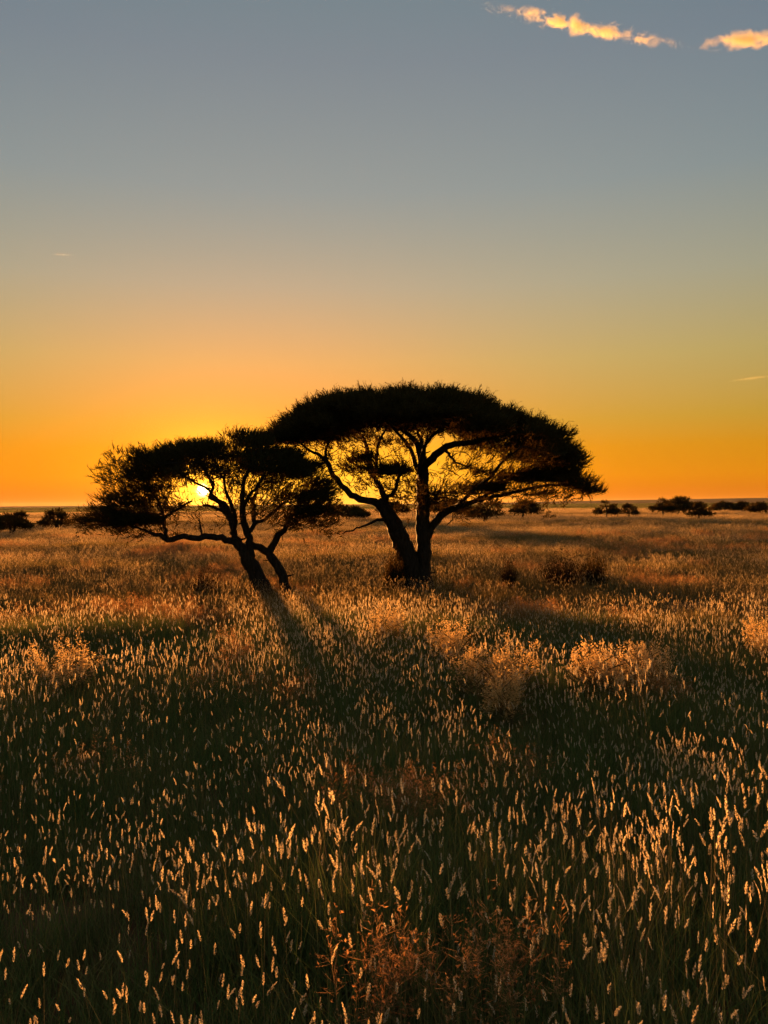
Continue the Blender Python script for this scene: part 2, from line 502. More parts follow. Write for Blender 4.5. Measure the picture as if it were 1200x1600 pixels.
def dome_pads(d, prof, b, T, drop, n, g, rx=(.34, .62), rz=(.13, .24), xr=None, w=1.0):
    """leaf pads of a flat-topped crown; prof = (u, v) of the crown's upper outline seen from the front"""
    pts = [at(u, v, d) for u, v in prof]
    xs = np.array([p.x for p in pts]); zs = np.array([p.z for p in pts])
    x0, x1 = xs[0], xs[-1]; cx = (x0+x1)/2; ax = (x1-x0)/2
    out = []
    while len(out) < n:
        x = g.uniform(x0, x1); y = g.uniform(-1, 1)
        q = ((x-cx)/ax)**2
        if abs(y) > math.sqrt(max(0, 1-q**1.6))*.98: continue
        r_x = g.uniform(*rx); r_z = g.uniform(*rz)
        z = np.interp(x, xs, zs)-drop*y*y - r_z*.9 - .06
        t = g.random()**1.5
        z -= t*T*(1-.45*q)
        x_ = min(max(x, x0+r_x*.7), x1-r_x*.7)
        out.append(((x_, d+y*b, z), r_x, r_x, r_z, w))
    return out

def px_pads(d, items, g):
    """single leaf pads: u, v, half-width and half-height in photo pixels, depth offset, weight"""
    out = []
    for u, v, ru, rv, dd, w in items:
        c = at(u, v, d+dd); s = (d+dd)/1200
        rx = ru*s; rz = rv*s
        m = max(1, int(round(rx/.42)))
        for i in range(m*2):
            ex = g.uniform(-1, 1)*max(0, rx-.3); ey = g.uniform(-1, 1)*max(.1, rx-.25)
            out.append(((c.x+ex, c.y+ey, c.z+g.uniform(-.4, .4)*rz), min(rx, .45), min(rx, .45), max(.07, rz*.65), w*.62))
    return out

def inner_pts(d, boxes, g):
    """places inside the crown that fine twigs grow to: u0, u1, v0, v1, depth half-range, count"""
    out = []
    for u0, u1, v0, v1, dd, n in boxes:
        for _ in range(n): out.append(tuple(at(g.uniform(u0, u1), g.uniform(v0, v1), d+g.uniform(-dd, dd))))
    return out

def skel_from(d, polys, thick):
    sk = Skel(); rs = random.Random(3)
    for nm, tg, root, pts in polys:
        sk.poly([at(u, v, d+o) for u, v, o, r in pts], [r*thick(nm, tg, r)*(d+o)/1200 for u, v, o, r in pts], tg, root, rs=rs)
    for i in [i for i in range(len(sk.p)) if sk.r[i] > .05 and rs.random() < .11]:      # dead stubs and spurs
        v = Vector((rs.gauss(0, 1), rs.gauss(0, .6), rs.uniform(-.1, .9))).normalized()
        p = sk.p[i]; r = sk.r[i]; q = rs.uniform(.05, .22)
        a = sk.add(p+v*(r+q*.4), i, rs.uniform(.012, .03), sk.tagi[i]); sk.add(p+v*(r+q)+Vector((0, 0, .03)), a, .008, sk.tagi[i])
    return sk

# ---- the large umbrella thorn
D1 = 22.0
main_polys = [
 ('stem', 0, True, [(659, 932, 0, 24), (661, 890, 0, 17.5), (662, 850, 0, 14.5), (661, 810, 0, 13.5), (660, 770, .05, 12.5), (660, 735, .1, 11.5), (658, 712, .1, 9), (652, 695, .2, 6.5), (640, 680, .4, 5), (622, 666, .7, 4)]),
 ('stem', 1, True, [(644, 932, -.05, 24), (641, 890, -.08, 20), (634, 862, -.12, 17), (623, 836, -.18, 15), (611, 814, -.25, 13.5), (600, 795, -.3, 12), (588, 785, -.35, 9)]),
 ('limb', 2, False, [(588, 785, -.35, 8.5), (572, 781, -.4, 7.5), (556, 777, -.5, 7), (540, 765, -.6, 6.2), (528, 750, -.7, 5.6), (518, 738, -.8, 5), (511, 722, -.9, 5), (500, 712, -1.1, 3.6), (485, 704, -1.3, 2.6), (465, 690, -1.5, 2)]),
 ('limb', 2, False, [(511, 722, -.9, 3.4), (508, 705, -.8, 3), (514, 690, -.5, 2.5), (525, 675, -.2, 2)]),
 ('limb', 3, False, [(602, 796, -.28, 8), (602, 780, -.1, 7), (596, 765, .05, 6), (588, 752, .1, 5.4), (580, 735, .2, 4.8), (575, 715, .3, 4.5), (572, 695, .4, 3.8), (566, 683, .5, 3), (555, 668, .6, 2.4)]),
 ('limb', 3, False, [(585, 745, .15, 3.8), (589, 720, .6, 3.2), (590, 695, 1.0, 3), (598, 680, 1.3, 2.6), (605, 666, 1.6, 2)]),
 ('limb', 3, False, [(602, 780, -.1, 5), (612, 772, -.5, 4.2), (620, 760, -.8, 3.6), (624, 745, -1.0, 3), (640, 730, -1.4, 2)]),
 ('limb', 4, False, [(660, 730, .1, 9.5), (675, 716, -.1, 8.5), (690, 703, -.2, 7.5), (705, 695, -.3, 7), (740, 691, -.5, 5.5), (775, 682, -.8, 4), (810, 672, -1, 2.6)]),
 ('limb', 4, False, [(695, 700, -.2, 4), (703, 712, -.6, 3), (712, 722, -.9, 2.4), (730, 730, -1.1, 1.8)]),
 ('limb', 5, False, [(660, 748, .1, 5.5), (650, 728, -.2, 4.8), (644, 708, -.5, 4.2), (632, 688, -1.0, 4), (615, 670, -1.6, 3)]),
 ('limb', 5, False, [(660, 712, .1, 5), (668, 690, .5, 4), (690, 670, 1.2, 3.5), (720, 656, 1.9, 3)]),
 ('limb', 6, False, [(663, 852, .0, 10), (672, 830, .1, 9), (682, 812, .2, 8.5), (694, 801, .3, 8), (712, 793, .4, 6.5), (735, 785, .5, 5), (765, 778, .6, 4.2), (800, 770, .8, 3.6), (840, 760, .9, 3), (880, 757, 1.0, 2.4)]),
 ('limb', 6, False, [(712, 793, .4, 5), (730, 775, -.6, 4), (755, 755, -1.1, 3.5), (775, 735, -1.5, 3), (790, 715, -1.8, 2.5), (815, 700, -2, 2)]),
 ('limb', 6, False, [(735, 785, .5, 4), (770, 768, 1.3, 3.2), (800, 745, 1.8, 2.8), (835, 725, 2.1, 2.2)]),
 ('limb', 7, False, [(607, 810, -.25, 4), (590, 813, -.6, 3.2), (572, 820, -1.0, 2.4), (552, 828, -1.4, 1.6), (535, 833, -1.7, 1)]),
 ('limb', 8, False, [(660, 755, .1, 6), (656, 735, -.9, 5), (662, 705, -1.7, 4), (668, 682, -2.4, 3)]),
 ('limb', 9, False, [(661, 765, .1, 6), (665, 735, 1, 5), (660, 695, 2.0, 4), (650, 670, 2.6, 3)]),
]
def build_main():
    g = np.random.default_rng(11)
    b = at(650, 926, D1); root = bpy.data.objects.new('umbrella_thorn_tree', None); col.objects.link(root)
    root.location = (b.x, D1, gz(b.x, D1))
    tag(root, 'large flat-topped thorn tree in the centre with a wide black dome crown', 'tree')
    sk = skel_from(D1, main_polys, lambda nm, tg, r: (.76 if r < 18 else .86) if tg == 0 else (.92 if r > 13 else .84) if tg == 1 else .74)
    prof = [(428, 680), (448, 664), (472, 650), (500, 634), (530, 622), (565, 616), (610, 614), (660, 613), (705, 617), (745, 626), (790, 642), (830, 663), (860, 684), (882, 706), (897, 726)]
    pads = dome_pads(D1, prof, 3.1, .74, .52, 245, g)
    pads += px_pads(D1, [
        (590, 735, 46, 13, -.8, 1.7), (568, 722, 28, 10, -.4, 1.3), (625, 742, 34, 12, -1.0, 1.7), (640, 757, 20, 7, -.6, .7),
        (540, 690, 34, 8, -.6, .6), (500, 690, 28, 9, -.8, .7), (470, 690, 28, 14, -.9, 1.0), (455, 680, 26, 15, -.3, 1.0),
        (700, 776, 48, 8, -.5, .8), (745, 765, 36, 7, .4, .8), (757, 741, 26, 6, -1.2, .7), (722, 735, 16, 5, -1, .5),
        (680, 790, 28, 7, .5, .7), (775, 765, 34, 12, .7, 1.5), (805, 754, 38, 13, 1.0, 1.7), (835, 750, 42, 15, .9, 1.9),
        (865, 752, 42, 16, .5, 1.9), (895, 760, 34, 14, .2, 1.9), (918, 770, 22, 10, .1, 1.6), (845, 776, 46, 6, .6, .35),
        (825, 722, 44, 8, 1.5, .6), (790, 718, 30, 7, -1.6, .6), (850, 715, 40, 9, -.8, .8), (880, 728, 26, 8, .3, .7),
        (722, 806, 9, 10, .2, .5), (655, 772, 22, 6, -.8, .6), (620, 780, 22, 5, .4, .5), (545, 735, 18, 4, -.7, .3)], g)
    limbs = [('stem', {0}), ('stem', {1}), ('limb', {2}), ('limb', {3}), ('limb', {4}), ('limb', {5}), ('limb', {6}), ('limb', {7}), ('limb', {8}), ('limb', {9})]
    c = at(650, 730, D1)
    o = np.array([0, 0, CAM_H])
    n = finish_tree(root, sk, pads, limbs, tuple(c), g, 118, .27, seed=4, inner=inner_pts(D1, [
        (450, 560, 672, 740, 1.6, 180), (555, 650, 690, 770, 1.4, 120), (690, 800, 700, 790, 1.6, 130), (800, 905, 715, 792, 1.2, 190), (600, 700, 760, 800, 1.2, 60), (700, 740, 795, 820, .6, 18)], g))
    print('main sprigs', n, 'nodes', len(sk.p))
build_main()

# ---- the leaning thorn tree on the left, the sun behind it
D2 = 20.5
left_polys = [
 ('stem', 0, True, [(413, 940, 0, 17), (406, 906, 0, 14.5), (392, 880, 0, 13), (382, 862, 0, 12), (372, 851, 0, 9), (360, 844, -.05, 7.5), (340, 840, -.1, 6.8), (320, 839, -.15, 6.5), (310, 842, -.2, 6.5), (295, 840, -.25, 6), (280, 840, -.3, 6), (262, 845, -.35, 6), (250, 838, -.4, 5), (235, 832, -.5, 3.5), (222, 828, -.6, 2.6), (200, 820, -.8, 2)]),
 ('stem', 1, True, [(453, 940, .2, 11), (440, 897, .2, 9.5), (430, 880, .2, 9), (419, 862, .2, 8.5), (428, 848, .3, 7), (434, 836, .35, 6.5), (444, 828, .4, 5.5), (450, 815, .5, 4.5), (458, 800, .6, 3.6), (470, 785, .7, 2.6)]),
 ('limb', 2, False, [(382, 862, .0, 8), (372, 846, .15, 7), (364, 832, .2, 6.5), (363, 815, .3, 6.2), (358, 800, .35, 6), (349, 788, .4, 5.5), (338, 781, .45, 5), (327, 778, .5, 4), (333, 762, .6, 3), (326, 745, .7, 3), (314, 728, .8, 2.6), (300, 715, .9, 2)]),
 ('limb', 2, False, [(358, 800, .35, 4), (345, 797, .5, 3.4), (333, 792, .6, 3), (318, 790, .8, 2.4)]),
 ('limb', 3, False, [(392, 874, 0, 9), (390, 855, -.15, 8), (389, 840, -.2, 7.5), (384, 825, -.25, 7), (380, 808, -.3, 6.5), (378, 792, -.35, 5.5), (378, 770, -.4, 4.5), (382, 750, -.5, 3.5), (390, 730, -.6, 3), (400, 705, -.8, 2.4)]),
 ('limb', 3, False, [(388, 832, -.2, 5.6), (397, 818, .3, 5), (396, 800, .5, 4.5), (395, 782, .7, 4), (402, 765, 1, 3), (412, 740, 1.3, 2.4)]),
 ('limb', 3, False, [(397, 818, .3, 4.2), (408, 814, .2, 3.8), (420, 808, .1, 3.4), (432, 795, .1, 3), (445, 783, 0, 2.5)]),
 ('limb', 4, False, [(419, 862, .2, 8), (408, 857, .1, 7.5), (398, 854, -.05, 7.5), (391, 850, -.15, 6)]),
 ('limb', 5, False, [(262, 845, -.35, 5), (258, 828, -.1, 4), (256, 810, .1, 3.6), (250, 790, .2, 3.2), (240, 772, .3, 2.6), (225, 755, .4, 2), (215, 735, .5, 1.6)]),
 ('limb', 5, False, [(256, 812, .1, 3.2), (270, 800, .5, 2.8), (288, 789, .8, 2.4), (300, 783, 1.0, 2.0)]),
 ('limb', 6, False, [(364, 832, .2, 5), (368, 815, -.5, 4.5), (362, 790, -1.1, 4), (352, 765, -1.6, 3), (350, 735, -1.9, 2.4)]),
 ('limb', 7, False, [(380, 808, -.3, 4.5), (384, 785, -1, 4), (400, 762, -1.6, 3), (415, 742, -2.0, 2.4)]),
 ('limb', 8, False, [(363, 815, .3, 4.5), (350, 800, 1.0, 4), (330, 770, 1.5, 3), (290, 745, 1.8, 2.4), (265, 730, 1.9, 2)]),
 ('limb', 8, False, [(320, 839, -.15, 2.4), (314, 826, .3, 2), (311, 812, .5, 1.6)]),
]
def build_left():
    g = np.random.default_rng(23)
    b = at(420, 936, D2); root = bpy.data.objects.new('leaning_thorn_tree', None); col.objects.link(root)
    root.location = (b.x, D2, gz(b.x, D2))
    tag(root, 'smaller leaning thorn tree with the setting sun shining through its branches', 'tree')
    sk = skel_from(D2, left_polys, lambda nm, tg, r: (.88 if r > 11 else .72) if tg == 0 else .76)
    prof = [(164, 806), (182, 778), (204, 750), (224, 726), (244, 704), (264, 688), (300, 683), (330, 686), (345, 678), (375, 674), (410, 677), (440, 688), (470, 709), (497, 738), (515, 770), (525, 803)]
    pads = dome_pads(D2, prof, 2.5, .62, .45, 150, g, rx=(.28, .50))
    pads += px_pads(D2, [
        (148, 816, 30, 12, -.2, 2.2), (190, 818, 48, 15, -.5, 2.3), (242, 818, 40, 13, -.3, 1.9), (268, 800, 26, 11, .2, .8), (215, 790, 34, 9, .4, .7),
        (176, 752, 26, 20, .3, .45), (205, 772, 36, 14, -.3, .4), (240, 748, 40, 18, .2, .6), (255, 725, 40, 16, -.6, 1), (290, 712, 36, 12, .3, 1),
        (470, 780, 44, 22, .2, 2.2), (492, 806, 34, 18, .2, 2.8), (462, 814, 30, 14, -.3, 2.2), (425, 762, 40, 18, .5, .7), (440, 738, 46, 18, -.3, 1.1),
        (390, 742, 30, 14, .6, .8), (335, 722, 24, 10, -.9, .35), (355, 752, 22, 10, .9, .35), (405, 790, 26, 12, -1, .45), (430, 795, 24, 12, .8, .5),
        (285, 760, 26, 14, .7, .35), (230, 815, 40, 8, -.9, .5), (505, 780, 20, 14, 0, .8), (370, 720, 40, 12, 0, .9), (295, 745, 18, 8, -.8, .3)], g)
    c = at(350, 800, D2)
    o = np.array([0, 0, CAM_H]); sd = np.array(tuple(SUN_DIR))
    def keep(P, r): return far_from_line(P, o, sd, r)
    limbs = [('stem', {0}), ('stem', {1}), ('limb', {2}), ('limb', {3}), ('limb', {4}), ('limb', {5}), ('limb', {6}), ('limb', {7}), ('limb', {8})]
    n = finish_tree(root, sk, pads, limbs, tuple(c), g, 100, .23, keep=keep, seed=9, bare=.32, speck=.32, inner=inner_pts(D2, [
        (158, 265, 712, 815, 1.3, 190), (125, 280, 800, 842, .8, 110), (255, 345, 705, 800, 1.5, 90), (345, 440, 730, 820, 1.6, 170), (420, 525, 740, 838, 1.3, 230), (270, 350, 785, 832, .8, 25)], g))
    print('left sprigs', n, 'nodes', len(sk.p))
build_left()

# ---- trees of the plain behind
def small_tree(name, label, u, vbase, d, wpx, vtop, seed, kind=0, dens=34, group='small trees far out on the plain'):
    """a low flat-topped tree; wpx its width and vtop its top in photo pixels"""
    g = np.random.default_rng(seed); rs = random.Random(seed)
    base = at(u, vbase, d); x0 = base.x; z0 = gz(x0, d)
    W = wpx*d/1200/2; top = at(u, vtop, d).z-z0
    top = max(top, .9)
    root = bpy.data.objects.new(name, None); col.objects.link(root); root.location = (x0, d, z0)
    tag(root, label, 'bush' if kind == 2 else 'tree', group)
    sk = Skel()
    nst = 2 if kind != 2 else 3
    lean = rs.uniform(-.25, .25)*W
    r0 = .035*top+.05
    for s in range(nst):
        a = s*math.pi*2/nst+rs.random()*2
        sp = W*(.22 if kind != 2 else .35)
        sk.poly([(x0+math.cos(a)*.08, d+math.sin(a)*.08, z0-.1), (x0+math.cos(a)*sp*.35+lean*.3, d+math.sin(a)*sp*.35, z0+top*.28),
                 (x0+math.cos(a)*sp+lean*.7, d+math.sin(a)*sp, z0+top*.6)], [r0, r0*.8, r0*.5], 0, True, step=.2, wob=.02, rs=rs)
    pads = []
    n = 26 if kind == 0 else 22
    for i in range(n):
        a = rs.random()*6.283; q = math.sqrt(rs.random())
        hh = 1-.55*q**2.2 if kind == 0 else (1-.75*q**2 if kind == 1 else 1-.9*q**2)
        t = rs.random()
        lo = {0: .30, 1: .45, 2: .75}[kind]
        z = top*(hh-lo*t*(1 if kind else 1-.3*q))-.08*top
        z = max(z, .22*top if kind == 2 else .36*top)
        rx = W*rs.uniform(.20, .34)
        pads.append(((x0+lean*.6+math.cos(a)*q*(W-rx*.6), d+math.sin(a)*q*(W-rx*.6)*.85, z0+z), rx, rx, top*rs.uniform(.06, .11), 1.0))
    attr = []
    for c, rx, ry, rz, w in pads:
        for _ in range(4):
            attr.append(Vector(c)+Vector((rs.gauss(0, .5)*rx, rs.gauss(0, .5)*ry, rs.gauss(0, .5)*rz)))
    colonize(sk, attr, step=.30, dk=.4, seed=seed, iters=50)
    ch = pipe(sk, tip=.010)
    bl = Vector(root.location)
    V, F = tubes(sk, ch, {0}); link('trunk', mesh_np('trunk', [tuple(v-bl) for v in V], F, M['bark'], True), root)
    V, F = tubes(sk, ch, {99})
    if F: tag(link('branches', mesh_np('branches', [tuple(v-bl) for v in V], F, M['bark'], True), root), kind='stuff')
    Ps = []; Ds = []
    for c, rx, ry, rz, w in pads:
        m = int(dens*2.2)
        v = unit(g.normal(size=(m, 3)))*(g.random((m, 1))**.4)
        p = np.array(c)+v*np.array([rx, ry, rz])
        Ps.append(p); Ds.append(v*.6+np.array([0, 0, .55])+g.normal(size=(m, 3))*.4)
    P = np.concatenate(Ps)-np.array(tuple(bl)); Dd = np.concatenate(Ds); m = len(P)
    L = W*.17*(.6+.8*g.random(m))
    v, f = sprigs(P, Dd, L, L*.11, g, nl=3)
    tag(link('crown', mesh_np('crown', v, f, M['leaf']), root), kind='stuff')
    return root
GR = 'small trees far out on the plain'
small_tree('plain_tree', 'low dark spreading tree at the far left edge', 18, 822, 64, 66, 796, 101)
small_tree('plain_tree', 'flat-topped dark tree right of the leftmost tree on the far plain', 90, 817, 76, 52, 793, 102)
small_tree('plain_tree', 'small forked tree seen beneath the right crown of the large tree', 757, 815, 82, 66, 772, 103, 1)
small_tree('plain_tree', 'dark round tree behind the right limb of the large tree', 816, 808, 112, 56, 774, 104, 1)
small_tree('plain_bush', 'small round dark bush beneath the right crown tip of the large tree', 857, 812, 95, 26, 797, 105, 2, group=None)
small_tree('plain_tree', 'bushy dark tree just right of the large crown tip', 948, 808, 108, 46, 780, 106, 1)
small_tree('plain_tree', 'small slanting tree right of the bushy tree beyond the large crown tip', 984, 808, 110, 30, 785, 107)
small_tree('plain_tree', 'tallest tree of the far right clump, its crown rising above the others', 1037, 803, 135, 44, 773, 108, 1)
small_tree('plain_tree', 'wide dark tree in the middle of the far right clump', 1068, 803, 140, 66, 779, 109)
small_tree('plain_tree', 'nearest tree of the far right clump with a short trunk', 1091, 811, 96, 42, 784, 110, 1)
small_tree('plain_tree', 'long low tree right of the far right clump', 1130, 799, 170, 50, 785, 111)
small_tree('plain_tree', 'small flat tree near the right edge beside the long low tree', 1160, 799, 168, 36, 784, 112)
small_tree('plain_tree', 'dark rounded tree cut by the right edge of the picture', 1200, 802, 140, 56, 777, 113, 1)
small_tree('plain_tree', 'dark tree standing in the gap between the two thorn trees', 545, 810, 105, 70, 788, 114)
small_tree('plain_tree', 'dim tree on the plain behind the large trunk', 700, 803, 150, 80, 784, 115)
small_tree('plain_tree', 'dim low tree behind the right fork of the large trunk', 612, 803, 150, 60, 786, 116)
small_tree('plain_bush', 'small dark bush below the left tip of the leaning tree', 121, 836, 50, 12, 826, 117, 2, group=None)
small_tree('plain_bush', 'tiny dark bush out on the grass right of centre', 962, 820, 72, 11, 811, 118, 2, group=None)

# ------------------------------------------------------------------ shrubs and tall tufts near the trees
def shrub(name, label, u, v, d, wpx, hpx, seed, mat, n=420, leaf=True, cat='shrub'):
    """many thin stems from one stool, with small leaves"""
    g = np.random.default_rng(seed)
    b = at(u, v, d); W = wpx*d/1200/2; H = hpx*d/1200
    z0 = gz(b.x, d)
    a = g.random(n)*2*np.pi; q = np.sqrt(g.random(n))
    base = np.stack([np.cos(a)*q*W*.35, np.sin(a)*q*W*.35, np.zeros(n)], 1)
    h = H*(1-.35*q**2)*(.45+.65*g.random(n))*(.75+.35*np.sin(a*2.0+seed)**2)
    tip = np.stack([np.cos(a)*q*W, np.sin(a)*q*W, h], 1)+g.normal(size=(n, 3))*.05
    d1 = tip-base; L = np.linalg.norm(d1, axis=1)
    v1, f1 = sprigs(base, d1, L, np.full(n, .006), g, nl=2, leaf=.12)
    m = int(n*2.6)
    i = g.integers(0, n, m); t = .35+.65*g.random((m, 1))
    p = base[i]+d1[i]*t
    v2, f2 = sprigs(p, d1[i]*.8/L[i][:, None]+g.normal(size=(m, 3))*.6, .05+.07*g.random(m), np.full(m, .007), g, nl=3)
    root = bpy.data.objects.new(name, None); col.objects.link(root); root.location = (b.x, d, z0)
    tag(root, label, cat)
    tag(link('stems', mesh_np('stems', v1, f1, mat), root), kind='stuff')
    tag(link('leaves', mesh_np('leaves', v2, f2, mat), root), kind='stuff')
shrub('dry_shrub', 'broad rusty brown shrub in the grass right of the large trunk', 882, 905, 22.4, 84, 62, 201, M['shrubleaf'])
shrub('dry_shrub', 'darkest upright shrub at the right of the rusty brown shrub', 930, 905, 22.2, 46, 64, 202, M['leaf'], 300)
shrub('dry_shrub', 'small dark shrub between the large trunk and the rusty brown shrub', 795, 906, 22.0, 30, 52, 203, M['shrubleaf'], 220)
shrub('dry_shrub', 'leafy dark shrub against the left side of the large trunk', 617, 916, 21.4, 40, 72, 204, M['leaf'], 420)
shrub('dry_shrub', 'low dark tuft in the bright grass left of the leaning trunk', 320, 930, 20.2, 50, 54, 205, M['shrubleaf'], 300)

# ------------------------------------------------------------------ grass
def strip(V, F, p0, p1, p2, w):
    """a bent tapering blade p0 - p1 - p2 as four triangles"""
    d = np.subtract(p2, p0); s = np.cross(d, rng.normal(size=3)); s = s/(np.linalg.norm(s)+1e-9)*w/2
    b = len(V)
    V += [p0-s*.8, p0+s*.8, p1-s, p1+s, p2]
    F += [(b, b+1, b+3), (b, b+3, b+2), (b+2, b+3, b+4)]
def rnd_dir(lean):
    a = rng.random()*2*np.pi; return np.array([math.cos(a)*lean, math.sin(a)*lean, 1.0])
def head_mesh(V, F, base, d, L, wid, n, bend):
    """a woolly seed spike: small scales set all round a slightly nodding axis"""
    d = d/np.linalg.norm(d); a1 = np.cross(d, rng.normal(size=3)); a1 /= np.linalg.norm(a1); a2 = np.cross(d, a1)
    for i in range(n):
        t = (i+rng.random())/n
        ax = base+d*L*t+bend*L*t*t
        an = rng.random()*2*np.pi
        s = a1*math.cos(an)+a2*math.sin(an)
        prof = (math.sin(math.pi*min(1, .12+t*.9)))**.6
        out = s*wid*prof*(.55+.6*rng.random())
        up = d+bend*2*t; up = up/np.linalg.norm(up)
        q = ax+out*.15
        tip = ax+out+up*L*.17*(.7+.6*rng.random())
        side = np.cross(s, up)*wid*.30
        mid = (q+tip)/2+out*.1
        b = len(V)
        V += [q, mid-side, mid+side, tip]
        F += [(b, b+1, b+3), (b, b+3, b+2)]
def make_clump(name, rad, blades, bh, bw, heads, hh, hl, hw, hn, stemw, headmat, lean=.24, plume=0, bladem='blade'):
    """one tuft: leaf blades, stems and seed heads, three materials in a single mesh"""
    parts = []
    V, F = [], []
    for _ in range(blades):
        a = rng.random()*2*np.pi; q = rad*math.sqrt(rng.random())
        p0 = np.array([math.cos(a)*q, math.sin(a)*q, -.03]); h = rng.uniform(*bh)
        d = rnd_dir(lean*rng.random()*2); d2 = np.array([d[0]*2.2, d[1]*2.2, 0])
        p1 = p0+d*h*.55; p2 = p0+d*h+d2*h*.35*rng.random(); 
        strip(V, F, p0, p1, p2, bw*rng.uniform(.7, 1.3))
    parts.append((V, F))
    V, F = [], []; V2, F2 = [], []
    for _ in range(heads):
        a = rng.random()*2*np.pi; q = rad*math.sqrt(rng.random())
        p0 = np.array([math.cos(a)*q, math.sin(a)*q, -.02]); h = rng.uniform(*hh)
        d = rnd_dir(lean*.55*abs(rng.normal())*(3.2 if rng.random() < .09 else 1)); d[0] += .05
        bnd = rnd_dir(1)*np.array([1, 1, 0])*rng.random()**3*.55-np.array([0, 0, .04])
        p1 = p0+d*h*.5; p2 = p0+d*h+np.array([bnd[0], bnd[1], 0])*.05
        strip(V, F, p0, p1, p2, stemw)
        hd = (p2-p1); hd = hd/np.linalg.norm(hd)+bnd*.5
        L = hl*rng.uniform(.65, 1.35)
        if plume:
            for k in range(plume):
                t = rng.random(); b0 = p2-(p2-p1)*.55*(1-t)
                s = rng.normal(size=3); s[2] = abs(s[2])*.8+.2; s /= np.linalg.norm(s)
                e = b0+s*L*(1.1-.7*t)*rng.uniform(.4, 1)
                sd = np.cross(s, rng.normal(size=3)); sd /= np.linalg.norm(sd)
                b = len(V2); V2 += [b0, (b0+e)/2+sd*.0016, e]; F2 += [(b, b+1, b+2)]
                for j in range(2):
                    c = b0+(e-b0)*rng.uniform(.5, 1); z = rng.normal(size=3)*hw*.8
                    y = np.cross(z, s); b = len(V2)
                    V2 += [c-z*.5, c+y*.5, c+z*.8]; F2 += [(b, b+1, b+2)]
        else:
            head_mesh(V2, F2, p2-hd*.01, hd, L, hw, hn, bnd*.6)
    allV = []; allF = []; mi = []
    for k, (v, f) in enumerate([parts[0], (V, F), (V2, F2)]):
        if not f: continue
        o = len(allV); allV += list(v); allF += [(a+o, b+o, c+o) for a, b, c in f]; mi += [k]*len(f)
    m = mesh_np(name, np.array(allV), np.array(allF))
    for mm in (M[bladem], M['stem'], headmat): m.materials.append(mm)
    m.polygons.foreach_set('material_index', np.array(mi, np.int32))
    return m

src = bpy.data.collections.new('grass_tufts')
VAR = {}
def add_var(key, mesh):
    i = len(src.objects)
    o = bpy.data.objects.new('tuft_%03d' % i, mesh); src.objects.link(o)
    VAR.setdefault(key, []).append(i)
for k in range(5): add_var('leaf', make_clump('tuft', .17, 50, (.20, .52), .0050, 2, (.36, .64), .050, .0084, 28, .0024, M['head']))
for k in range(7): add_var('head', make_clump('tuft', .17, 38, (.16, .46), .0046, 4, (.38, .70), .051, .0084, 32, .0024, M['head']))
for k in range(3): add_var('low', make_clump('tuft', .20, 56, (.12, .36), .0055, 0, (.3, .4), .05, .008, 9, .0024, M['head'], lean=.40))
for k in range(4): add_var('thin', make_clump('tuft', .17, 42, (.18, .50), .0045, 4, (.38, .74), .062, .0050, 24, .0022, M['head'], lean=.30))
for k in range(3): add_var('fat', make_clump('tuft', .15, 34, (.18, .48), .0050, 3, (.32, .60), .058, .0110, 40, .0028, M['head'], lean=.26))
for k in range(3): add_var('rust', make_clump('tuft', .17, 40, (.16, .42), .0045, 7, (.34, .62), .09, .007, 0, .0022, M['plume'], plume=20))
for k in range(4): add_var('mhead', make_clump('tuft', .26, 40, (.14, .40), .009, 8, (.38, .68), .066, .011, 9, .0035, M['sunlit_head'], bladem='sunlit_blade'))
for k in range(3): add_var('mleaf', make_clump('tuft', .26, 56, (.18, .46), .009, 3, (.40, .62), .062, .0105, 9, .0035, M['sunlit_head'], bladem='sunlit_blade'))
for k in range(2): add_var('mrust', make_clump('tuft', .26, 40, (.20, .46), .009, 11, (.40, .62), .11, .010, 0, .004, M['plume'], plume=14, bladem='sunlit_blade'))
for k in range(4): add_var('far', make_clump('tuft', .80, 90, (.16, .42), .022, 24, (.40, .66), .10, .022, 3, .010, M['sunlit_head'], bladem='sunlit_blade'))
for k in range(3): add_var('vfar', make_clump('tuft', 2.6, 150, (.18, .42), .07, 16, (.38, .64), .14, .07, 2, .03, M['sunlit_head'], bladem='blade'))

